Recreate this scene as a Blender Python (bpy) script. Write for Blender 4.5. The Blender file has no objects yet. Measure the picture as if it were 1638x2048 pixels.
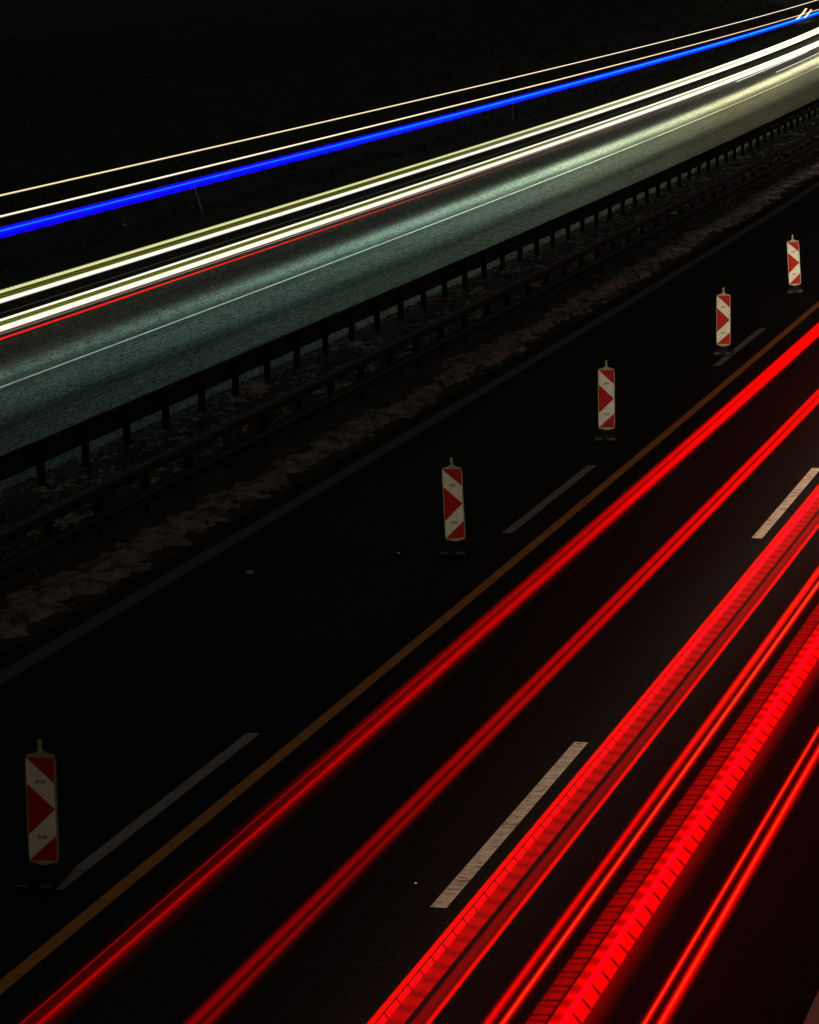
import bpy, bmesh, math, random
from mathutils import Vector, Matrix, Euler
random.seed(7)
sc = bpy.context.scene
COL = sc.collection

# ---------------------------------------------------------------- camera
FPX, PITCH, ROLL, CAMH, HEAD = 6618.2, -0.17544, -0.01907, 8.5741, 0.26572
cam_d = bpy.data.cameras.new('camera'); cam = bpy.data.objects.new('camera', cam_d); COL.objects.link(cam)
fw = Vector((-math.sin(HEAD)*math.cos(PITCH), math.cos(HEAD)*math.cos(PITCH), math.sin(PITCH)))
rt = Vector((math.cos(HEAD), math.sin(HEAD), 0)); up = rt.cross(fw)
r2 = rt*math.cos(ROLL)+up*math.sin(ROLL); u2 = -rt*math.sin(ROLL)+up*math.cos(ROLL)
m = Matrix((r2, u2, -fw)).transposed().to_4x4(); m.translation = Vector((0, 0, CAMH))
cam.matrix_world = m
cam_d.sensor_fit = 'VERTICAL'; cam_d.sensor_height = 36.0; cam_d.sensor_width = 36.0
cam_d.lens = FPX/2048*36.0
cam_d.clip_start = 0.5; cam_d.clip_end = 6000
sc.camera = cam

# ---------------------------------------------------------------- night sky
w = bpy.data.worlds.new('World'); sc.world = w; w.use_nodes = True
nt = w.node_tree; bg = nt.nodes['Background']
bg.inputs[0].default_value = (1.0, .88, .76, 1); bg.inputs[1].default_value = 0.037      # faint town glow of a long night exposure
sc.view_settings.view_transform = 'Standard'; sc.view_settings.look = 'None'
sc.view_settings.exposure = 0; sc.view_settings.gamma = 1; sc.view_settings.use_curve_mapping = False
sc.cycles.transparent_max_bounces = 24
sc.cycles.max_bounces = 4
sc.cycles.sample_clamp_indirect = 1.0

# ---------------------------------------------------------------- road frame
KAP, KV, KC, K2 = 4.343e-05, 2.0645e-05, -2.2146e-08, 2.0145e-06
def rz(s):
    s = max(s, 0.0); return 0.5*KV*s*s+KC*s**3
def rp(d, s, z=0.0):
    """point of the motorway: d metres right of the bridge, s metres along, z above the road"""
    t = max(s, 0.0)
    return Vector((d-0.5*KAP*t*t-K2*t**3/6, s+d*(KAP*t+0.5*K2*t*t), z+rz(s)))
def rdir(s):
    a = rp(0, s+.5)-rp(0, s-.5); return a.normalized()
def rang(s):
    d = rdir(s); return math.atan2(-d.x, d.y)          # rotation about z so that +Y follows the road

# ---------------------------------------------------------------- object helpers
def tag(o, label=None, cat=None, group=None, kind=None):
    if label: o['label'] = label
    if cat: o['category'] = cat
    if group: o['group'] = group
    if kind: o['kind'] = kind
    return o
def link(name, me, mats, parent=None):
    o = bpy.data.objects.new(name, me); COL.objects.link(o)
    for x in (mats if isinstance(mats, (list, tuple)) else [mats]): me.materials.append(x)
    if parent: o.parent = parent
    return o
def mesh(name, verts, faces, mats, uv=None, parent=None, smooth=False):
    me = bpy.data.meshes.new(name); me.from_pydata([tuple(v) for v in verts], [], faces)
    if uv:
        l = me.uv_layers.new(name='UVMap')
        for lp in me.loops: l.data[lp.index].uv = uv[lp.vertex_index]
    if smooth:
        for p in me.polygons: p.use_smooth = True
    me.update(); return link(name, me, mats, parent)
def bmobj(name, bm, mats, parent=None, smooth=False):
    me = bpy.data.meshes.new(name); bmesh.ops.recalc_face_normals(bm, faces=bm.faces[:]); bm.to_mesh(me); bm.free()
    if smooth:
        for p in me.polygons: p.use_smooth = True
    return link(name, me, mats, parent)
def empty(name, loc, rotz=0.0, rot=None):
    o = bpy.data.objects.new(name, None); COL.objects.link(o); o.location = loc
    o.rotation_euler = rot if rot else (0, 0, rotz); o.empty_display_size = .2; return o
def frange(a, b, step):
    n = max(1, int(round((b-a)/step))); return [a+(b-a)*i/n for i in range(n+1)]
def strip(name, d0, d1, s0, s1, z, mat, nd=1, step=3.0, fz=None, parent=None, ends=None, wob=0.0):
    """sheet between two offsets of the road, UV = (d, s) in metres"""
    ss = frange(s0, s1, step); V = []; U = []; F = []
    for s in ss:
        for j in range(nd+1):
            d = d0+(d1-d0)*j/nd
            V.append(rp(d, s, z+(fz(d, s) if fz else 0))); U.append((d, s))
    for i in range(len(ss)-1):
        for j in range(nd):
            a = i*(nd+1)+j; F.append((a, a+1, a+nd+2, a+nd+1))
    return mesh(name, V, F, mat, U, parent, smooth=bool(fz))
def prism(name, prof, ss, mat, parent=None, caps=True, smooth=False):
    """profile of (d, z) points swept along the road"""
    V = []; F = []; n = len(prof)
    for s in ss:
        for d, z in prof: V.append(rp(d, s, z))
    for i in range(len(ss)-1):
        for j in range(n):
            k = (j+1) % n; F.append((i*n+j, i*n+k, (i+1)*n+k, (i+1)*n+j))
    if caps: F.append(tuple(range(n))[::-1]); F.append(tuple((len(ss)-1)*n+j for j in range(n)))
    o = mesh(name, V, F, mat, None, parent, smooth)
    return o
def bm_box(bm, c, sx, sy, sz, rot=None, bevel=0.0):
    g = bmesh.ops.create_cube(bm, size=1.0); vs = g['verts']
    bmesh.ops.scale(bm, vec=(sx, sy, sz), verts=vs)
    if bevel:
        es = list({e for v in vs for e in v.link_edges})
        r = bmesh.ops.bevel(bm, geom=es, offset=bevel, segments=2, affect='EDGES', profile=.5)
        vs = list({v for f in r['faces'] for v in f.verts} | {v for v in vs if v.is_valid})
    if rot: bmesh.ops.rotate(bm, cent=(0, 0, 0), matrix=rot, verts=vs)
    bmesh.ops.translate(bm, vec=c, verts=vs)

# ---------------------------------------------------------------- material helpers
class NT:
    def __init__(s, name):
        s.m = bpy.data.materials.new(name); s.m.use_nodes = True; s.t = s.m.node_tree; s.t.nodes.clear()
        s.out = s.n('ShaderNodeOutputMaterial')
    def n(s, typ, **kw):
        x = s.t.nodes.new(typ)
        for k, v in kw.items(): setattr(x, k, v)
        return x
    def set(s, node, i, v):
        if isinstance(v, bpy.types.NodeSocket): s.t.links.new(v, node.inputs[i])
        else: node.inputs[i].default_value = v
    def math(s, op, a, b=0.0, clamp=False):
        x = s.n('ShaderNodeMath', operation=op, use_clamp=clamp); s.set(x, 0, a); s.set(x, 1, b); return x.outputs[0]
    def uv(s):
        u = s.n('ShaderNodeUVMap'); u.uv_map = 'UVMap'; sp = s.n('ShaderNodeSeparateXYZ'); s.t.links.new(u.outputs[0], sp.inputs[0])
        return u.outputs[0], sp.outputs[0], sp.outputs[1]
    def comb(s, x, y, z=0.0):
        c = s.n('ShaderNodeCombineXYZ'); s.set(c, 0, x); s.set(c, 1, y); s.set(c, 2, z); return c.outputs[0]
    def noise(s, vec, scale, detail=2.0, rough=.5):
        x = s.n('ShaderNodeTexNoise'); s.set(x, 'Vector', vec); s.set(x, 'Scale', scale); s.set(x, 'Detail', detail); s.set(x, 'Roughness', rough); return x.outputs[0]
    def ramp(s, fac, stops, interp='LINEAR'):
        x = s.n('ShaderNodeValToRGB'); cr = x.color_ramp; cr.interpolation = interp
        q = [(p, (c, c, c, 1) if not isinstance(c, (tuple, list)) else (*c[:3], 1)) for p, c in stops]
        while len(cr.elements) > 1: cr.elements.remove(cr.elements[-1])
        cr.elements[0].position = q[0][0]; cr.elements[0].color = q[0][1]
        for p, c in q[1:]: cr.elements.new(p).color = c
        s.set(x, 0, fac); return x.outputs[0]
    def map(s, v, a, b, c, d):
        x = s.n('ShaderNodeMapRange'); s.set(x, 0, v)
        for i, q in enumerate((a, b, c, d)): x.inputs[i+1].default_value = q
        return x.outputs[0]
    def mix(s, f, a, b, blend='MIX'):
        x = s.n('ShaderNodeMix', data_type='RGBA', blend_type=blend); s.set(x, 0, f)
        for i, q in ((6, a), (7, b)):
            if not isinstance(q, bpy.types.NodeSocket) and not isinstance(q, (tuple, list)): q = (q, q, q, 1)
            s.set(x, i, (*q[:3], 1) if isinstance(q, (tuple, list)) else q)
        return x.outputs[2]
    def bsdf(s, col, rough=.6, spec=.5, metal=0.0, bump=None, bdist=.01, bstr=.5):
        b = s.n('ShaderNodeBsdfPrincipled')
        s.set(b, 'Base Color', (*col[:3], 1) if isinstance(col, (tuple, list)) else col)
        s.set(b, 'Roughness', rough); s.set(b, 'Specular IOR Level', spec); s.set(b, 'Metallic', metal)
        if bump is not None:
            q = s.n('ShaderNodeBump'); s.set(q, 'Height', bump); s.set(q, 'Distance', bdist); s.set(q, 'Strength', bstr)
            s.t.links.new(q.outputs[0], b.inputs['Normal'])
        s.t.links.new(b.outputs[0], s.out.inputs[0]); return s.m

def glow(name, near, far=None, s_near=25, s_far=85, ticks=None, gain=1.0, gain_far=None, g0=25, g1=120):
    """trail of a moving lamp: light added to whatever is behind it; profile across (u), flicker along (v)"""
    t = NT(name); _, u, v = t.uv()
    c = t.ramp(u, near)
    if far: c = t.mix(t.map(v, s_near, s_far, 0, 1), c, t.ramp(u, far))
    if ticks:
        drift = t.math('MULTIPLY', t.noise(t.comb(t.math('MULTIPLY', v, .35), 0.0), 1.0, 2.0), .9)
        for (u0, u1, per, duty, dark, slant, soft, *ph0) in ticks:
            ph = t.math('FRACT', t.math('ADD', t.math('ADD', t.math('DIVIDE', v, per), drift), t.math('ADD', t.math('MULTIPLY', u, slant), ph0[0] if ph0 else 0.0)))
            on = t.ramp(ph, [(0, dark), (max(.01, duty-soft), dark), (duty, 1.0), (1-soft, 1.0), (1, dark)])
            inside = t.math('MULTIPLY', t.math('GREATER_THAN', u, u0), t.math('LESS_THAN', u, u1))
            k = t.mix(inside, 1.0, on); c = t.mix(1.0, c, k, 'MULTIPLY')
    st = gain
    if gain_far is not None: st = t.map(v, g0, g1, gain, gain_far)
    e = t.n('ShaderNodeEmission'); t.set(e, 0, c); t.set(e, 1, st)
    tr = t.n('ShaderNodeBsdfTransparent'); a = t.n('ShaderNodeAddShader')
    t.t.links.new(e.outputs[0], a.inputs[0]); t.t.links.new(tr.outputs[0], a.inputs[1]); t.t.links.new(a.outputs[0], t.out.inputs[0])
    return t.m
def trail(name, A, B, s0, s1, thick, mat, label, cat='light trail', group=None, step=6.0, path=None):
    """closed lens-shaped tube from edge A=(d,z) to edge B=(d,z), swept along the road"""
    A = Vector(A); B = Vector(B); n = (B-A).normalized(); n = Vector((-n.y, n.x))
    us = [0, .04, .15, .3, .5, .7, .85, .96, 1.0]; prof = []
    for u in us: prof.append((A.lerp(B, u)+n*thick*.5*math.sqrt(max(0, 1-(2*u-1)**2)), u))
    for u in us[-2:0:-1]: prof.append((A.lerp(B, u)-n*thick*.5*math.sqrt(max(0, 1-(2*u-1)**2)), u))
    V = []; U = []; F = []; ss = frange(s0, s1, step); k = len(prof)
    for s in ss:
        off = path(s) if path else (0, 0)
        for p, u in prof: V.append(rp(p.x+off[0], s, p.y+off[1])); U.append((u, s))
    for i in range(len(ss)-1):
        for j in range(k):
            q = (j+1) % k; F.append((i*k+j, i*k+q, (i+1)*k+q, (i+1)*k+j))
    F.append(tuple(range(k))[::-1]); F.append(tuple((len(ss)-1)*k+j for j in range(k)))
    o = mesh(name, V, F, [mat, CLEAR], U)                         # the lower half only lets light through
    for i, p in enumerate(o.data.polygons): p.material_index = 0 if i < (len(ss)-1)*k and i % k < len(us)-1 else 1
    return tag(o, label, cat, group)
_c = NT('clear_air'); _c.t.links.new(_c.n('ShaderNodeBsdfTransparent').outputs[0], _c.out.inputs[0]); CLEAR = _c.m

# ---------------------------------------------------------------- materials
def asphalt_far():
    t = NT('lit_asphalt'); vec, d, s = t.uv()
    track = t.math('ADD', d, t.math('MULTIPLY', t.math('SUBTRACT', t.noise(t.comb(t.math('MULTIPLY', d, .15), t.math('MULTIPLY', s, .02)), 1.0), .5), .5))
    # wheel tracks, with the headlights' dark strip and bright band painted into the tone
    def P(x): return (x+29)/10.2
    wear_or_light = t.ramp(t.map(track, -29, -18.8, 0, 1), [(0, .25), (P(-27.5), .35), (P(-25.9), .45), (P(-25.3), .55), (P(-24.9), .9), (P(-24.45), 1.0), (P(-24.2), .55), (P(-23.95), .30), (P(-23.6), .34), (P(-23.2), .8), (P(-22.5), .95), (P(-22.2), .45), (P(-21.85), .22), (P(-21.55), .5), (P(-20.9), .85), (P(-20.5), .6), (P(-20.1), .4), (P(-19.8), .7), (1, .8)])
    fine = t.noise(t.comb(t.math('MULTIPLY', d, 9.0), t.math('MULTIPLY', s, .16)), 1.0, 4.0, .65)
    wear_or_light = t.math('MULTIPLY', wear_or_light, t.map(fine, .32, .68, .55, 1.45))
    grain = t.noise(t.comb(t.math('MULTIPLY', d, 40.0), t.math('MULTIPLY', s, 6.5)), 1.0, 2.0, .7)
    mid = t.noise(t.comb(t.math('MULTIPLY', d, 13.0), t.math('MULTIPLY', s, 1.6)), 1.0, 3.0, .7)
    grain = t.math('ADD', t.math('MULTIPLY', grain, .65), t.math('MULTIPLY', mid, .35))
    patch = t.noise(t.comb(t.math('MULTIPLY', d, .5), t.math('MULTIPLY', s, .05)), 1.0, 3.0)
    g = t.math('MULTIPLY', t.map(grain, .41, .59, -.1, 2.2), t.map(patch, .3, .7, .8, 1.2))
    k = t.math('MAXIMUM', t.math('MULTIPLY', wear_or_light, g), 0.0)
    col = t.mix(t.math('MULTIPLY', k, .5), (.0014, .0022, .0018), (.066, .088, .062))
    rough = t.map(k, 0, 1.2, .62, .47)
    return t.bsdf(col, rough, t.math('MULTIPLY', k, .13), bump=grain, bdist=.004, bstr=.6)
def asphalt_near():
    t = NT('dark_asphalt'); vec, d, s = t.uv()
    grain = t.noise(t.comb(t.math('MULTIPLY', d, 55.0), t.math('MULTIPLY', s, 18.0)), 1.0, 3.0, .7)
    lane = t.noise(t.comb(t.math('MULTIPLY', d, .9), t.math('MULTIPLY', s, .04)), 1.0, 3.0)
    k = t.math('MULTIPLY', t.map(grain, .38, .62, .05, 2.0), t.map(lane, .3, .7, .7, 1.25))
    spk = t.ramp(t.noise(t.comb(t.math('MULTIPLY', d, 40.0), t.math('MULTIPLY', s, 14.0)), 1.0, 0.0), [(0, 0), (.74, 0), (.79, 1), (1, 1)])
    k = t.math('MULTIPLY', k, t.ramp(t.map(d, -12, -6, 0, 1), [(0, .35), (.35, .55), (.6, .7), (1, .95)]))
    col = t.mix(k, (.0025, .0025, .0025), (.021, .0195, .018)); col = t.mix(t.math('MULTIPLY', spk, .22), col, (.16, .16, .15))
    return t.bsdf(col, .9, .06, bump=grain, bdist=.006, bstr=.7)
def paint(name, col, wear_or_light=.35, scale=(7.0, 5.0), dark=(.05, .05, .048), rough=.7, spec=.3):
    t = NT(name); vec, d, s = t.uv()
    n = t.noise(t.comb(t.math('MULTIPLY', d, scale[0]*1.5), t.math('MULTIPLY', s, scale[1])), 1.0, 5.0, .75)
    rib = t.noise(t.comb(t.math('MULTIPLY', d, 3.0), t.math('MULTIPLY', s, 22.0)), 1.0, 2.0, .6)
    f = t.ramp(t.math('ADD', t.math('MULTIPLY', n, .5), t.math('MULTIPLY', rib, .5)), [(0, 0), (max(.01, wear_or_light-.06), .1), (wear_or_light+.10, .85), (1, 1)])
    return t.bsdf(t.mix(f, dark, col), rough, spec, bump=rib, bdist=.003, bstr=.5)
def soil(name, c0, c1, sc=1.5, bs=.8):
    t = NT(name); vec, d, s = t.uv()
    a = t.noise(t.comb(d, t.math('MULTIPLY', s, .6)), sc, 6.0, .7); b = t.noise(vec, sc*7, 4.0, .7)
    k = t.math('MULTIPLY', a, t.math('ADD', b, .5))
    return t.bsdf(t.mix(t.ramp(k, [(0, 0), (.35, 0), (.62, 1), (1, 1)]), c0, c1), .9, .2, bump=b, bdist=.06, bstr=bs)
def plain(name, col, rough=.5, spec=.5, metal=0.0, var=.25, sc=6.0):
    t = NT(name); tc = t.n('ShaderNodeTexCoord')
    n = t.noise(tc.outputs['Object'], sc, 5.0, .65)
    c = t.mix(t.map(n, .3, .7, 0, 1), tuple(x*(1-var) for x in col), tuple(min(1, x*(1+var)) for x in col))
    return t.bsdf(c, t.map(n, .3, .7, max(.05, rough-.1), min(1, rough+.1)), spec, metal)
M = dict(
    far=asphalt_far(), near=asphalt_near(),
    white_line=paint('far_line_paint', (.95, .95, .86), .05, rough=.40, spec=1.0), cream=paint('lane_dash_paint', (.97, .96, .74), .42),
    worn=paint('worn_dash_paint', (.33, .32, .31), .40), yellow=paint('yellow_line_paint', (.64, .27, .02), .38),
    edge=paint('worn_edge_paint', (.062, .052, .040), .52), edge_right=paint('edge_paint', (.50, .42, .36), .30),
    soil=soil('median_soil', (.006, .005, .004), (.05, .043, .033)), snow=soil('old_snow', (.012, .010, .009), (.36, .30, .285), 3.4),
    bank=soil('bank_soil', (.0012, .0014, .0012), (.010, .0115, .010), .8), ground=soil('field_soil', (.004, .004, .004), (.012, .012, .010), .2),
    steel=plain('weathered_steel', (.018, .016, .016), .6, .2, 0, .3, 2.5), post=plain('post_steel', (.014, .014, .014), .7, .2),
    white_sheet=plain('white_reflective_sheet', (.74, .69, .56), .7, .12, 0, .22, 5), red_sheet=plain('red_reflective_sheet', (.42, .008, .008), .6, .12, 0, .25, 5),
    frame=plain('beacon_plastic', (.33, .305, .17), .6, .2, 0, .25, 12), rubber=plain('recycled_rubber', (.013, .013, .013), .85, .1, 0, .4, 10), grey_strip=plain('grey_reflector', (.07, .07, .07), .6, .3, 0, .3, 14),
    ink=plain('black_print', (.01, .01, .01), .6, .2), pole=plain('pole_paint', (.62, .66, .60), .5, .4), stone=plain('pale_stone', (.42, .38, .28), .8, .3, 0, .3, 20),
    stone_yellow=plain('yellow_scrap', (.60, .52, .10), .7, .3, 0, .2, 20))
def leafmat(name, c0, c1):
    t = NT(name); oi = t.n('ShaderNodeNewGeometry'); 
    m = t.bsdf(t.mix(oi.outputs['Random Per Island'], c0, c1), .6, .35)
    tl = t.n('ShaderNodeBsdfTranslucent'); t.set(tl, 0, t.mix(oi.outputs['Random Per Island'], c0, c1)); mx = t.n('ShaderNodeMixShader'); mx.inputs[0].default_value = .45
    p = [n for n in t.t.nodes if n.type == 'BSDF_PRINCIPLED'][0]
    t.t.links.new(p.outputs[0], mx.inputs[1]); t.t.links.new(tl.outputs[0], mx.inputs[2]); t.t.links.new(mx.outputs[0], t.out.inputs[0]); return m
M['crust'] = soil('snow_crust', (.02, .02, .02), (.48, .48, .45), 4.0)
M['grass'] = leafmat('dry_grass', (.015, .016, .012), (.24, .24, .19)); M['bank_grass'] = leafmat('bank_grass', (.006, .007, .006), (.10, .12, .10))

# ---------------------------------------------------------------- setting: carriageways, median, banks
S0, S1 = -30, 560
def gz(d, s): return 0.0
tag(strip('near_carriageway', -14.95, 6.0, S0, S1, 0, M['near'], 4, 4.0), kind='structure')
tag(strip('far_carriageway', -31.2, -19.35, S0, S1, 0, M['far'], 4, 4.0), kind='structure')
def vnoise(d, s):
    from mathutils import noise as N
    return N.noise(Vector((d*1.7, s*.9, 0)))*.5+N.noise(Vector((d*4.3, s*2.3, 5)))*.35+N.noise(Vector((d*9, s*5, 9)))*.2
def medz(d, s):
    e = min(1, max(0, (d+19.4)/.4))*min(1, max(0, (-14.9-d)/.5)); return e*(.05+.07*vnoise(d, s))
tag(strip('median_verge', -19.4, -14.9, 20, 330, -.02, M['soil'], 26, .4, medz), kind='structure')
tag(strip('median_verge', -19.4, -14.9, 330, S1, .02, M['soil'], 4, 4), kind='structure')
def bankz(d, s):
    t = max(0, -31.2-d); return (-.10*min(t, 1.2)+max(0, t-1.6)*.36+.16*vnoise(d*.4, s*.4)*min(1, t)+.06*vnoise(d, s)*min(1, t)) if t < 20 else 6.6
tag(strip('grass_bank', -46, -31.2, S0+20, 420, -.01, M['bank'], 36, 1.0, bankz), kind='structure')
mesh_ground = mesh('ground', [(-3000, -600, -1.2), (3000, -600, -1.2), (3000, 4500, -1.2), (-3000, 4500, -1.2)], [(0, 1, 2, 3)], M['ground'], [(-300, -60), (300, -60), (300, 450), (-300, 450)])
tag(mesh_ground, kind='structure')
# painted lines, each a sheet 4 mm above the road
tag(strip('far_lane_line', -23.845, -23.765, S0, S1, .004, M['white_line'], 1, 3), kind='structure')
tag(strip('old_edge_line', -14.63, -14.38, S0, S1, .004, M['edge'], 1, 3), kind='structure')
tag(strip('yellow_line', -10.27, -10.125, S0, S1, .004, M['yellow'], 1, 3), kind='structure')
tag(strip('right_edge_line', -3.61, -3.31, S0, S1, .004, M['edge_right'], 1, 3), kind='structure')
for i in range(-2, 14):
    tag(strip('worn_lane_dash', -10.845, -10.695, 27.15+18*i, 33.15+18*i, .004, M['worn'], 1, 2), kind='structure')
    tag(strip('lane_dash', -7.285, -7.135, 27.30+18*i, 33.40+18*i, .004, M['cream'], 1, 2), kind='structure')

# ---------------------------------------------------------------- dirty snow along the median edge, grass
def snow_patch():
    from mathutils import noise as N
    V = []; F = []; U = []; idx = {}
    ss = frange(22, 240, .10); nd = 30
    ds = [-16.30+1.32*j/nd for j in range(nd+1)]
    def h(d, s):
        c = -15.50+.16*N.noise(Vector((s*.13, 2, 0))); wd = .42+.24*N.noise(Vector((s*.21, 7, 1)))+.14*N.noise(Vector((s*.9, 3, 1)))
        e = 1-abs(d-c)/max(.1, wd)
        k = .5*N.noise(Vector((d*2.2, s*.9, 1)))+.5*N.noise(Vector((d*4.5, s*2.6, 4)))+.45*N.noise(Vector((d*8, s*6.5, 8)))
        return e*.8+k*.95-.2
    for i, s in enumerate(ss):
        for j, d in enumerate(ds):
            v = h(d, s); idx[i, j] = (len(V), v)
            V.append(rp(d, s, -.02+max(-.2, min(.085, v*.13))+medz(d, s))); U.append((d, s))
    for i in range(len(ss)-1):
        for j in range(nd):
            q = [idx[i, j], idx[i, j+1], idx[i+1, j+1], idx[i+1, j]]
            if max(x[1] for x in q) > -.5: F.append(tuple(x[0] for x in q))
    o = mesh('dirty_snow', V, F, M['snow'], U)
    return tag(o, 'ragged strip of dirty old snow along the median edge', 'snow', None, 'stuff')
snow_patch()
def crust():
    from mathutils import noise as N
    V = []; F = []; U = []; nd = 42; ss = frange(40, 200, .08); ds = [-19.25+2.55*j/nd for j in range(nd+1)]; ok = []
    for s in ss:
        for d in ds:
            k = .5*N.noise(Vector((d*1.1, s*.5, 11)))+.5*N.noise(Vector((d*3.4, s*3.6, 14)))+.7*N.noise(Vector((d*7.5, s*9.0, 18)))-.2
            ok.append(k); V.append(rp(d, s, -.03+max(-.15, min(.07, k*.16))+medz(d, s))); U.append((d, s))
    for i in range(len(ss)-1):
        for j in range(nd):
            q = (i*(nd+1)+j, i*(nd+1)+j+1, (i+1)*(nd+1)+j+1, (i+1)*(nd+1)+j)
            if max(ok[x] for x in q) > 0: F.append(q)
    tag(mesh('snow_crust', V, F, M['crust'], U), 'thin broken crust of old snow between the two guardrails', 'snow', None, 'stuff')
crust()
def tufts(name, d0, d1, s0, s1, n, hgt, mat, label, zf, wid=.012, lean=.6, dens=None):
    V = []; F = []
    for i in range(n):
        s = s0+(s1-s0)*random.random()**1.35; d = random.uniform(d0, d1)
        if dens and random.random() > dens(d, s): continue
        b = rp(d, s, zf(d, s)-.02); sc_ = 1+s/160
        for k in range(3):
            a = random.uniform(0, 6.28); L = hgt*random.uniform(.4, 1.2); ln = L*lean*random.uniform(.3, 1.5)
            dx, dy = math.cos(a), math.sin(a); o = b+Vector((random.uniform(-.06, .06), random.uniform(-.06, .06), 0)); wv = Vector((-dy, dx, 0))*wid*sc_
            m_ = o+Vector((dx*ln*.4, dy*ln*.4, L*.65)); tip = o+Vector((dx*ln, dy*ln, L*.9))
            q = len(V); V += [o-wv, o+wv, m_+wv*.7, m_-wv*.7, tip]; F += [(q, q+1, q+2, q+3), (q+3, q+2, q+4)]
    o = mesh(name, V, F, mat); return tag(o, label, 'grass', None, 'stuff')
from mathutils import noise as MN
clump = lambda d, s: .15+1.3*max(0, MN.noise(Vector((d*1.4, s*.7, 3))))
tufts('median_grass', -19.3, -16.2, 40, 240, 42000, .09, M['grass'], 'short dry grass growing on the median between the guardrails', lambda d, s: medz(d, s)-.02, .010, .9, clump)
tufts('bank_grass', -44, -31.6, 60, 300, 30000, .22, M['bank_grass'], 'rough dark grass on the bank beyond the far carriageway', bankz, .018, .9, clump)

# ---------------------------------------------------------------- guardrails
def wbeam(d, z0, h, face):
    """W-shaped rail section; face=+1 bulges to the right"""
    pts = [(0, 0), (.0, .06), (.05, .09), (.08, .115), (.08, .145), (.02, .19-.02), (.0, .19), (.02, .21), (.08, .235), (.08, .265), (.05, .29), (0, .32), (0, .38)]
    o = [(d+face*x, z0+y*h/.38) for x, y in pts]; i = [(d+face*(x-.012), z0+y*h/.38) for x, y in pts]
    return o+i[::-1]
SS_R = frange(18, 260, 2.0)+frange(262, 520, 6)
def post_mesh(hh):
    bm = bmesh.new()                                             # sigma post: web with two lips
    for x, y, sx, sy in ((0, 0, .12, .006), (.057, .025, .006, .05), (-.057, .025, .006, .05)): bm_box(bm, (x, y, hh/2-.1), sx, sy, hh+.2)
    return bm
def guardrail(label, d, face, s_first, zt, h, lower=None, cap=False):
    g = empty('guardrail', rp(d, 20)); tag(g, label, 'guardrail', 'guardrails along the median')
    bpy.context.view_layer.update(); inv = Matrix.Translation(-g.location)
    def child(o): o.parent = g; o.matrix_parent_inverse = inv; return o
    if cap:                                                       # box rail on top, W rail below on the near side
        child(prism('top_rail', [(d-.08, zt-h), (d+.08, zt-h), (d+.09, zt-h+.02), (d+.09, zt-.02), (d+.07, zt), (d-.07, zt), (d-.09, zt-.02), (d-.09, zt-h+.02)], SS_R, M['steel']))
    else:
        child(prism('rail', wbeam(d, zt-h, h, face), SS_R, M['steel']))
    if lower: child(prism('lower_rail', wbeam(lower[0], lower[1]-lower[2], lower[2], 1), SS_R, M['steel']))
    pm = post_mesh(zt-.03); me = bpy.data.meshes.new('post'); pm.to_mesh(me); pm.free(); me.materials.append(M['post'])
    pd = d-face*.06 if not cap else d
    for k in range(100):
        s = s_first+2*k
        o = bpy.data.objects.new('post', me); COL.objects.link(o); o.parent = g; o.matrix_parent_inverse = inv
        o.location = rp(pd, s); o.rotation_euler = (0, 0, rang(s)+math.pi/2*0)
        if face > 0: o.scale = (-1, 1, 1)
    bm = bmesh.new()
    for k in range(100, 240): bm_box(bm, rp(pd, s_first+2*k, zt/2-.05), .12, .055, zt-.02)
    o = bmobj('distant_posts', bm, M['post']); child(o); o['kind'] = 'stuff'
    return g
guardrail('single dark steel guardrail on posts beside the lit far carriageway', -18.9, -1, 41.75, .75, .38)
guardrail('dark double steel guardrail with box top rail beside the dirty snow', -16.46, 1, 41.87, .76, .14, (-16.22, .50, .26), True)

# ---------------------------------------------------------------- traffic beacons
def text_mesh(txt, size):
    cu = bpy.data.curves.new('print', 'FONT'); cu.body = txt; cu.size = size; cu.align_x = 'CENTER'; cu.align_y = 'CENTER'; cu.extrude = .0004; cu.offset = .0012
    ob = bpy.data.objects.new('print', cu); COL.objects.link(ob); dg = bpy.context.evaluated_depsgraph_get()
    me = bpy.data.meshes.new_from_object(ob.evaluated_get(dg)); bpy.data.objects.remove(ob); return me
def slab(bm, poly, y0, y1, mat=0):
    """polygon in x,z given thickness along y"""
    a = [bm.verts.new((x, y0, z)) for x, z in poly]; b = [bm.verts.new((x, y1, z)) for x, z in poly]; n = len(poly)
    fs = [bm.faces.new(a), bm.faces.new(b[::-1])]+[bm.faces.new((a[i], b[i], b[(i+1) % n], a[(i+1) % n])) for i in range(n)]
    for f in fs: f.material_index = mat
PW, PH, ZB = .128, .968, .200
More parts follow.
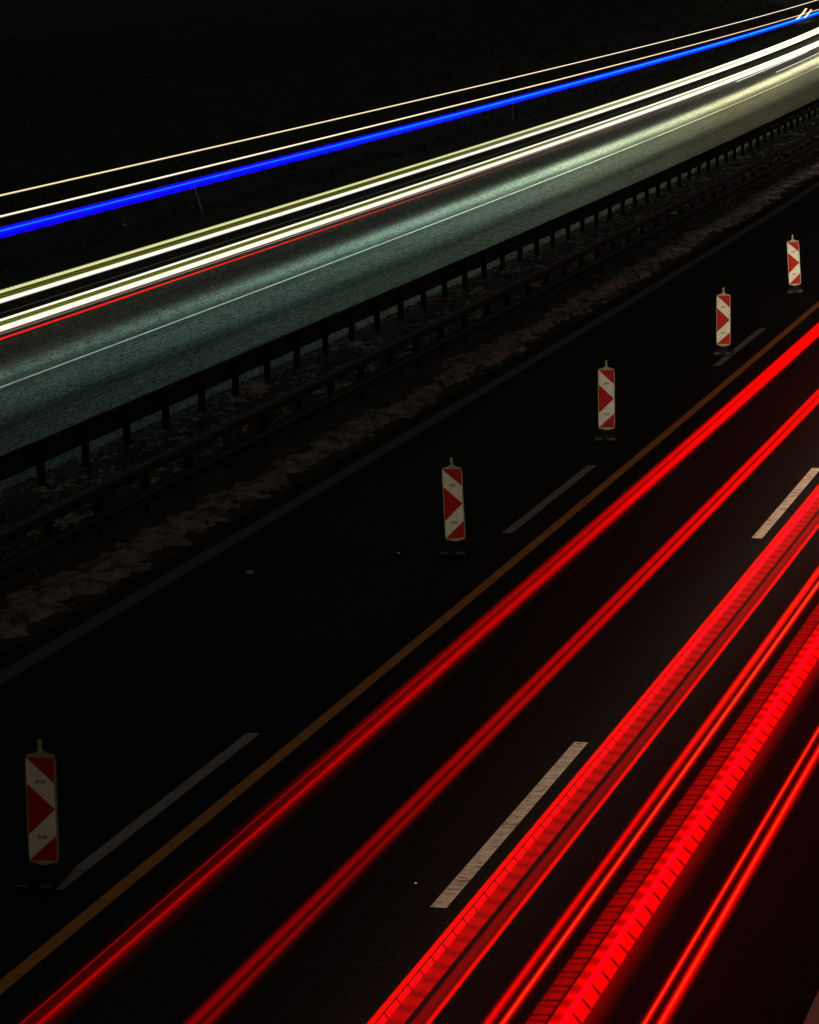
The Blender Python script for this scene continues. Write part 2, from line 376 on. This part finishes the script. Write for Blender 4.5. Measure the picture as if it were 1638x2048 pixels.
def beacon_proto():
    r = empty('traffic_beacon', (0, 0, 0))
    # frame: closed plastic body with bevelled corners, peaked top and foot
    bm = bmesh.new(); W2 = PW+.013
    out = [(-W2+.012, ZB-.022), (-.055, ZB-.035), (-.028, ZB-.062), (.028, ZB-.062), (.055, ZB-.035), (W2-.012, ZB-.022), (W2, ZB+.06), (W2, ZB+PH-.06), (W2-.012, ZB+PH+.018), (.07, ZB+PH+.028), (.03, ZB+PH+.052), (-.03, ZB+PH+.052), (-.07, ZB+PH+.028), (-W2+.012, ZB+PH+.018), (-W2, ZB+PH-.06), (-W2, ZB+.06)]
    slab(bm, out, -.028, .028); bmesh.ops.recalc_face_normals(bm, faces=bm.faces[:])
    bmesh.ops.bevel(bm, geom=[e for e in bm.edges if abs(e.verts[0].co.y-e.verts[1].co.y) < 1e-5], offset=.008, segments=2, affect='EDGES')
    bmobj('frame', bm, M['frame'], r)
    # red and white face, front and back
    for sg in (-1, 1):
        bm = bmesh.new(); y0, y1 = (-.034, -.0285) if sg < 0 else (.0285, .034)
        L, R, B, T = -PW, PW, ZB, ZB+PH; h = PH
        P = lambda u, v: (L+(R-L)*u, B+h*v)
        slab(bm, [P(0, 0), P(1, 0), P(1, .245)], y0, y1, 1)
        slab(bm, [P(0, 0), P(1, .245), P(1, .5), P(0, .25)], y0, y1, 0)
        slab(bm, [P(0, .25), P(1, .5), P(0, .75)], y0, y1, 1)
        slab(bm, [P(0, .75), P(1, .5), P(1, .755), P(0, 1)], y0, y1, 0)
        slab(bm, [P(0, 1), P(1, .755), P(1, 1)], y0, y1, 1)
        o = bmobj('striped_panel', bm, [M['white_sheet'], M['red_sheet']], r)
        if sg < 0:
            for zz, rot in ((.765, 0), (.232, math.pi)):
                me = text_mesh('AVS', .052); t_ = link('print', me, M['ink'], o)
                t_.matrix_local = Matrix.Translation((0.0, -.0352, B+h*zz))@Euler((math.pi/2, 0, 0)).to_matrix().to_4x4()@Matrix.Rotation(rot, 4, 'Z')
    bm = bmesh.new()                                               # peg on top for a lamp
    bmesh.ops.create_cone(bm, cap_ends=True, segments=14, radius1=.024, radius2=.017, depth=.10, matrix=Matrix.Translation((0, 0, ZB+PH+.095)))
    bmesh.ops.create_cone(bm, cap_ends=True, segments=14, radius1=.022, radius2=.022, depth=.02, matrix=Matrix.Translation((0, 0, ZB+PH+.148)))
    bmobj('lamp_peg', bm, M['frame'], r)
    bm = bmesh.new(); bm_box(bm, (0, 0, .14), .06, .05, .12, bevel=.006); bmobj('stem', bm, M['rubber'], r)
    bm = bmesh.new()                                               # foot plate, long side along the road, grip notch in the front
    bm_box(bm, (0, .06, .06), .36, .70, .11, bevel=.012); bm_box(bm, (-.115, -.335, .05), .125, .10, .085, bevel=.01); bm_box(bm, (.115, -.335, .05), .125, .10, .085, bevel=.01)
    bm_box(bm, (0, .03, .13), .17, .30, .05, bevel=.012)
    bmobj('foot_plate', bm, M['rubber'], r)
    for sx in (-.115, .115):
        bm = bmesh.new(); bm_box(bm, (sx, -.388, .06), .11, .008, .022, bevel=.002); bmobj('reflector_strip', bm, M['grey_strip'], r)
    return r
def copy_tree(o, parent=None):
    c = o.copy(); COL.objects.link(c); c.parent = parent
    for ch in o.children: copy_tree(ch, c)
    return c
BL = ['striped red and white beacon on a rubber foot at the bottom left, nearest and dimmest', 'leaning beacon second from the camera, left of a long worn dash', 'upright striped beacon third from the camera, in the middle of the row',
      'striped beacon standing on a worn lane dash, second from the far end', 'leaning brightest striped beacon at the far end of the row']
BP = [(-10.965, 27.42, 0.0), (-11.14, 43.66, -2.2), (-11.08, 53.9, 0.0), (-10.93, 65.0, .2), (-11.04, 76.05, -3.2)]
proto = beacon_proto()
for i, ((d, s, ln), lb) in enumerate(zip(BP, BL)):
    o = proto if i == 0 else copy_tree(proto)
    o.location = rp(d, s); o.rotation_euler = (0, math.radians(ln), rang(s)+math.radians(7))
    tag(o, lb, 'traffic beacon', 'red and white beacons along the closed lane')

# ---------------------------------------------------------------- small things
def pole(d, s, top, label, r=.022):
    b = rp(d, s, bankz(d, s)-.05); bm = bmesh.new(); n = 5; ax = top-b
    g = bmesh.ops.create_cone(bm, cap_ends=True, segments=10, radius1=r, radius2=r*.7, depth=ax.length, matrix=Matrix.Translation((0, 0, ax.length/2)))
    o = bmobj('marker_pole', bm, M['pole']); o.location = b; o.rotation_mode = 'QUATERNION'; o.rotation_quaternion = ax.to_track_quat('Z', 'Y')
    return tag(o, label, 'marker pole', 'marker poles on the far bank')
pole(-31.9, 96.2, rp(-32.2, 96.2, .98), 'thin leaning pale pole standing on the bank under the blue trail', .016)
pole(-31.8, 141.0, rp(-31.8, 141.0, 1.15), 'thin dim upright pole on the bank, farther to the right', .012)
def pebble(d, s, r, mat, label, z=0.0):
    bm = bmesh.new(); bmesh.ops.create_icosphere(bm, subdivisions=2, radius=r)
    for v in bm.verts: v.co *= 1+.35*MN.noise(v.co*(2/r)+Vector((d, s, 0))); v.co.z *= .55
    o = bmobj('road_debris', bm, mat, None, True); o.location = rp(d, s, z+r*.3); tag(o, label, 'debris', 'bits of debris on the road')
pebble(-13.52, 41.7, .055, M['stone'], 'pale flat scrap lying alone on the dark closed lane, left of the second beacon')
pebble(-11.90, 43.4, .028, M['stone'], 'tiny pale stone on the dark road just left of the second beacon foot')
pebble(-23.06, 63.4, .03, M['stone'], 'pale speck on the lit far lane near the left picture edge')
pebble(-21.7, 84.0, .022, M['stone'], 'pale speck on the lit far lane between line and guardrail')
pebble(-25.96, 157.0, .05, M['stone'], 'bright speck on the far road below the white trails, upper right')
pebble(-33.0, 92.0, .05, M['stone_yellow'], 'yellow scrap lying on the dark bank left of the leaning pole', bankz(-33, 92))
pebble(-7.6, 28.0, .013, M['stone'], 'small pale chip on the road left of the nearest cream dash')

# ---------------------------------------------------------------- light trails of the passing traffic
R = lambda r, g=0.0, b=0.0: (r, g, b)
E0 = 2.0; E1 = 470
# car in the open left lane: two tail lamps
def rel(lo, hi, L): return [((d-lo)/(hi-lo), c) for d, c in L]
trail('tail_light_trail', (-8.90, .8), (-8.47, .8), E0, E1, .05, glow('tail_glow_left', 
    rel(-8.90, -8.47, [(-8.90, R(0)), (-8.80, R(.004)), (-8.772, R(.04)), (-8.762, R(.38)), (-8.752, R(.045)), (-8.70, R(.032)), (-8.658, R(.08)), (-8.638, R(.50)), (-8.612, R(.13)), (-8.56, R(.02)), (-8.47, R(0))]),
    rel(-8.90, -8.47, [(-8.90, R(0)), (-8.86, R(.03)), (-8.81, R(.55)), (-8.76, R(.95)), (-8.735, R(.7)), (-8.715, R(.20)), (-8.695, R(.7)), (-8.64, R(1.3)), (-8.60, R(.9)), (-8.555, R(.1)), (-8.52, R(.01)), (-8.47, R(0))]), 26, 62, gain=1.0, gain_far=3.2, g0=40, g1=80),
    'soft paired red tail light trail nearest the yellow line')
trail('tail_light_trail', (-7.66, .8), (-7.36, .8), E0, E1, .05, glow('tail_glow_right',
    rel(-7.66, -7.36, [(-7.66, R(0)), (-7.62, R(.015)), (-7.575, R(.17)), (-7.55, R(.27)), (-7.52, R(.11)), (-7.492, R(.03)), (-7.47, R(.13)), (-7.45, R(.24)), (-7.425, R(.07)), (-7.39, R(.01)), (-7.36, R(0))]),
    rel(-7.66, -7.36, [(-7.66, R(0)), (-7.625, R(.02)), (-7.58, R(.8)), (-7.52, R(.9)), (-7.50, R(.12)), (-7.485, R(.12)), (-7.47, R(1.1)), (-7.42, R(1.3)), (-7.39, R(.15)), (-7.375, R(.02)), (-7.36, R(0))]), 26, 58, gain=1.0, gain_far=2.5, g0=35, g1=75),
    'soft double red tail light trail left of the cream dashes')
lo, hi = -6.36, -5.86
trail('tail_light_trail', (lo, .8), (hi, .8), E0, E1, .06, glow('led_glow_left',
    rel(lo, hi, [(lo, R(0)), (-6.325, R(.02)), (-6.315, R(1.2)), (-6.27, R(1.3)), (-6.262, R(.10)), (-6.253, R(.10)), (-6.247, R(1.5, .0, .006)), (-6.195, R(1.4)), (-6.188, R(.52)), (-6.12, R(.42)), (-6.06, R(.48)), (-6.045, R(.02)), (-6.01, R(.006)), (-5.995, R(.17)), (-5.96, R(.20)), (-5.915, R(.10)), (-5.905, R(.75)), (-5.882, R(1.1)), (-5.874, R(.03)), (hi, R(0))]),
    rel(lo, hi, [(lo, R(0)), (-6.33, R(.02)), (-6.315, R(1.6)), (-6.27, R(1.6)), (-6.26, R(.40)), (-6.255, R(.40)), (-6.247, R(1.9, 0, .02)), (-6.19, R(1.8, 0, .02)), (-6.17, R(.8)), (-6.12, R(.7)), (-6.06, R(.7)), (-6.03, R(.05)), (-6.01, R(.02)), (-5.995, R(.5)), (-5.95, R(.35)), (-5.915, R(.3)), (-5.905, R(1.3)), (-5.882, R(1.5)), (-5.87, R(.05)), (hi, R(0))]), 28, 48,
    [((-6.252-lo)/(hi-lo), (-6.19-lo)/(hi-lo), .345, .14, .25, 3.0, .05), ((-6.19-lo)/(hi-lo), (-6.05-lo)/(hi-lo), .345, .35, .55, 0.6, .3), (0, (-6.262-lo)/(hi-lo), .345, .16, .60, -2.0, .08)]),
    'wide banded red trail with dark ticks between cream dashes and paired thin trails')
trail('tail_light_trail', (-5.55, .8), (-5.29, .8), E0, E1, .05, glow('tail_glow_pair_left',
    rel(-5.55, -5.29, [(-5.55, R(0)), (-5.52, R(.02)), (-5.50, R(.25)), (-5.475, R(1.2)), (-5.455, R(.55)), (-5.43, R(.10)), (-5.41, R(.02)), (-5.395, R(.06)), (-5.378, R(.8)), (-5.365, R(1.4, .045, .008)), (-5.35, R(.8)), (-5.33, R(.06)), (-5.31, R(.01)), (-5.29, R(0))]),
    rel(-5.55, -5.29, [(-5.55, R(0)), (-5.525, R(.05)), (-5.505, R(1.2)), (-5.47, R(1.9, .025, .01)), (-5.43, R(1.2)), (-5.412, R(.06)), (-5.40, R(.03)), (-5.39, R(.5)), (-5.375, R(1.5, .04, .008)), (-5.36, R(1.6, .07, .012)), (-5.34, R(.8)), (-5.32, R(.06)), (-5.29, R(0))]), 27, 45),
    'pair of thin bright red trails between the two banded trails')
lo, hi = -5.25, -4.62
trail('tail_light_trail', (lo, .8), (hi, .8), E0, E1, .06, glow('led_glow_right',
    rel(lo, hi, [(lo, R(0)), (-5.215, R(.02)), (-5.205, R(.24)), (-5.12, R(.34)), (-5.07, R(.27)), (-5.062, R(.03)), (-5.052, R(.03)), (-5.04, R(.85)), (-4.98, R(1.0)), (-4.94, R(1.6, 0, .012)), (-4.90, R(1.5)), (-4.855, R(.95)), (-4.81, R(1.05)), (-4.80, R(.20)), (-4.76, R(.12)), (-4.70, R(.045)), (-4.655, R(.006)), (hi, R(0))]),
    rel(lo, hi, [(lo, R(0)), (-5.215, R(.02)), (-5.205, R(.45)), (-5.12, R(.5)), (-5.07, R(.4)), (-5.062, R(.05)), (-5.052, R(.05)), (-5.04, R(1.3)), (-4.98, R(1.4)), (-4.94, R(2, 0, .03)), (-4.90, R(1.9)), (-4.855, R(1.4)), (-4.81, R(1.4)), (-4.80, R(.5)), (-4.76, R(.3)), (-4.70, R(.06)), (-4.655, R(.008)), (hi, R(0))]), 27, 46,
    [((-5.215-lo)/(hi-lo), (-5.05-lo)/(hi-lo), .345, .16, .22, .25, .10), ((-5.20-lo)/(hi-lo), (-5.06-lo)/(hi-lo), .345, .14, .40, .45, .09, .36), ((-5.045-lo)/(hi-lo), (-4.97-lo)/(hi-lo), .345, .5, .5, .8, .3), ((-4.915-lo)/(hi-lo), (-4.805-lo)/(hi-lo), .345, .17, .22, 3.6, .06)]),
    'widest red trail with rows of dark ticks and a fuzzy right edge')
trail('tail_light_trail', (-4.44, .8), (-4.17, .8), E0, E1, .05, glow('tail_glow_pair_right',
    rel(-4.44, -4.17, [(-4.44, R(0)), (-4.42, R(.01)), (-4.40, R(.12)), (-4.385, R(.9)), (-4.372, R(1.5, .04, .008)), (-4.358, R(.8)), (-4.34, R(.06)), (-4.31, R(.01)), (-4.295, R(.12)), (-4.275, R(1.0)), (-4.26, R(1.6, .04, .008)), (-4.245, R(1.0)), (-4.215, R(.15)), (-4.195, R(.01)), (-4.17, R(0))])),
    'rightmost pair of thin bright red trails on the open lane')
# oncoming ambulance-like vehicle on the far carriageway: headlights, side lamps, blue beacon, roof lamps
FE0, FE1 = 40, 520
Wt = lambda a, b, c: (a, b, c)
WH = (1.12, 1.08, .95); YL = (.62, .62, .25); OL = (.20, .21, .03)
trail('headlight_trail', (-27.45, .805), (-26.74, .694), FE0, FE1, .05, glow('head_glow_far',
    [(0, R(0)), (.02, (.06, .06, .006)), (.06, (.52, .54, .20)), (.14, (.78, .80, .40)), (.29, (.72, .74, .32)), (.325, (.03, .035, .012)), (.37, (.10, .11, .012)), (.66, (.17, .18, .012)), (.69, (.7, .7, .45)), (.73, WH), (.91, WH), (.94, (.4, .36, .30)), (.97, (.02, .025, .015)), (1, R(0))],
    [(0, R(0)), (.03, (.35, .3, .04)), (.08, (1.1, 1.05, .75)), (.32, (1.1, 1.08, .8)), (.40, (.85, .82, .42)), (.46, (.70, .69, .36)), (.52, (.9, .88, .5)), (.64, WH), (.93, WH), (.965, (.4, .36, .16)), (1, R(0))], 105, 190,
    [(.33, .68, .26, .5, .05, 0, .15), (0, .12, .26, .4, .25, 0, .2)], gain=1.0, gain_far=2.0, g0=120, g1=190),
    'upper yellowish white headlight trail, nearer the dark bank')
trail('headlight_trail', (-25.40, .808), (-24.87, .692), FE0, FE1, .05, glow('head_glow_near',
    [(0, R(0)), (.03, (.35, .25, .02)), (.07, WH), (.23, WH), (.26, (.5, .45, .05)), (.29, (.05, .045, .010)), (.34, (.17, .17, .022)), (.50, (.14, .17, .016)), (.56, (.09, .12, .02)), (.60, (.6, .6, .1)), (.64, WH), (.92, WH), (.945, (1.0, .35, .22)), (.975, (.08, .015, .01)), (1, R(0))],
    [(0, R(0)), (.03, (.35, .28, .04)), (.08, WH), (.30, WH), (.36, (.8, .78, .38)), (.48, (.72, .72, .38)), (.56, (1.0, 1.0, .7)), (.62, WH), (.92, WH), (.95, (.7, .5, .35)), (.98, (.08, .04, .03)), (1, R(0))], 105, 190,
    [(.30, .55, .26, .45, .15, -1.6, .15)], gain=1.0, gain_far=2.0, g0=120, g1=190),
    'lower brightest white headlight trail, nearer the lit lane')
trail('lamp_trail', (-26.43, .60), (-26.37, .60), FE0, 260, .03, glow('faint_glow', [(0, R(0)), (.5, (.05, .048, .025)), (1, R(0))], gain=1.0), 'faint thin yellowish trail between the two headlight trails')
trail('lamp_trail', (-25.42, .50), (-25.32, .50), FE0, 200, .03, glow('grey_glow', [(0, R(0)), (.3, (.16, .15, .13)), (.7, (.16, .15, .13)), (1, R(0))], gain=1.0, gain_far=1.6, g0=60, g1=100), 'thin grey trail just below the brightest headlight trail')
trail('lamp_trail', (-24.36, .75), (-24.24, .75), FE0, 170, .03, glow('red_line_glow', [(0, R(0)), (.2, R(.9)), (.8, R(.9)), (1, R(0))], [(0, R(0)), (.3, R(.10, .005, .005)), (.7, R(.10, .005, .005)), (1, R(0))], 66, 100, gain=1.3, gain_far=.35, g0=90, g1=150), 'single thin red trail along the lower side of the white trails')
trail('blue_light_trail', (-25.33, 2.675), (-25.07, 2.505), FE0, FE1, .05, glow('blue_glow',
    [(0, (.0, 0, .2)), (.03, (.03, 0, .9)), (.12, (0, 0, 1.2)), (.17, (.035, 0, .75)), (.24, (0, 0, 1.2)), (.33, (0, .02, 1.4)), (.38, (0, .30, 1.4)), (.42, (0, .30, 1.4)), (.48, (0, .01, 1.4)), (.60, (0, 0, 1.2)), (.66, (.03, 0, .7)), (.72, (0, 0, 1.2)), (.92, (0, 0, 1.1)), (.97, (.02, 0, .9)), (1, (.0, 0, .2))],
    [(0, (.0, 0, .3)), (.05, (.02, 0, 1)), (.20, (0, .0, 1.5)), (.30, (0, .04, 1.8)), (.36, (0, .7, 1.8)), (.54, (0, .75, 1.8)), (.60, (0, .05, 1.2)), (.66, (0, .04, 1.2)), (.74, (0, .14, 1.6)), (.84, (0, .10, 1.6)), (.90, (0, 0, 1.3)), (.97, (.02, 0, .8)), (1, (.0, 0, .3))], 80, 190, [(0, .08, 1.1, .35, .35, 0, .2), (.93, 1, 1.3, .4, .35, 0, .2)]),
    'broad deep blue trail with a cyan core above the far carriageway')
trail('roof_lamp_trail', (-25.885, 3.208), (-25.855, 3.172), FE0, FE1, .05, glow('roof_glow_top', [(0, R(0)), (.25, (.8, .62, .25)), (.5, (1.1, .95, .55)), (.75, (.8, .62, .25)), (1, R(0))], [(0, R(0)), (.3, (1.3, 1.1, .85)), (.7, (1.3, 1.05, .8)), (1, R(0))], 60, 180, gain=1.2), 'topmost thin pale yellow trail against the black sky')
trail('roof_lamp_trail', (-23.555, 3.308), (-23.525, 3.272), FE0, FE1, .05, glow('roof_glow_low', [(0, R(0)), (.25, (1.2, 1.0, .75)), (.75, (1.2, 1.0, .75)), (1, R(0))], [(0, R(0)), (.3, (1.2, .75, .3)), (.7, (1.2, .75, .3)), (1, R(0))], 60, 180, gain=1.2), 'thin white to orange trail running just above the blue trail')
gs = glow('short_glow', [(0, R(0)), (.3, (1.2, 1.15, 1.0)), (.7, (1.2, 1.15, 1.0)), (1, R(0))], gain=1.0)
trail('headlight_trail', (-26.40, .03), (-26.30, .03), 173, 211, .04, gs, 'short thin white streak ending below the white trails at the upper right')
trail('headlight_trail', (-25.47, .03), (-25.37, .03), 183, 260, .04, gs, 'short thin cream streak running out of the right picture edge')
ga = glow('ramp_glow', [(0, R(0)), (.3, (1.2, 1.1, .6)), (.7, (1.2, 1.1, .6)), (1, R(0))], gain=1.0)
trail('distant_headlight_trail', (-31.45, .35), (-31.2, .35), 266, 283, .06, ga, 'left of two tiny slanting cream streaks crossing the blue trail', 'light trail', None, 2, lambda s: (-.35*((s-266)/24)**2, .55*((s-266)/24)))
trail('distant_headlight_trail', (-30.95, .35), (-30.75, .35), 268, 281, .06, ga, 'right of two tiny slanting cream streaks crossing the blue trail', 'light trail', None, 2, lambda s: (-.35*((s-266)/24)**2, .55*((s-266)/24)))

# ---------------------------------------------------------------- headlamps strung along the way they drove, plus a few added fill spots
def lamp(d, s, z, direction, power, col, size=math.radians(70), blend=.8, r=.06, aim=0.0, down=.03):
    l = bpy.data.lights.new('headlamp_or_fill', 'SPOT'); l.energy = power; l.color = col; l.spot_size = size; l.spot_blend = blend; l.shadow_soft_size = r
    o = bpy.data.objects.new('headlamp_or_fill', l); COL.objects.link(o); o.location = rp(d, s, z)
    v = rdir(s)*direction; a = aim; v = Vector((v.x*math.cos(a)-v.y*math.sin(a), v.x*math.sin(a)+v.y*math.cos(a), -down))
    o.rotation_mode = 'QUATERNION'; o.rotation_quaternion = v.to_track_quat('-Z', 'Y')
for s in frange(56, 430, 1.5):
    f = min(1, max(0, (s-70)/90)); p = min(.30*math.exp(s/36), 8); c = (.42+.58*f, 1.0-.04*f, .78-.29*f)
    lamp(-25.1, s, .72, -1, 4.6*p, c, math.radians(84), 1.0, .22, math.radians(19), .0)
    if int(s/1.5) % 2: lamp(-27.0, s, .72, -1, 6.0*p, c, math.radians(64), 1.0, .15, math.radians(-20), -.05)
for s in frange(8, 130, 1.5):
    e = math.exp(min(s, 75)/20.0)
    lamp(-6.7, s, .68, 1, 190.0*e, (1.0, .90, .66), math.radians(25), .9, .12, math.radians(1), .0)
    if int(s/1.5) % 2: lamp(-8.2, s, .68, 1, 4.4*e, (1.0, .88, .68), math.radians(26), .8, .08, math.radians(11), -.04)
for s in (4, 6, 8, 10, 12):  # extra spots added only to brighten the nearest beacon
    lamp(-8.2, s, .68, 1, 40.0, (1.0, .88, .68), math.radians(26), .8, .08, math.radians(11), -.04)
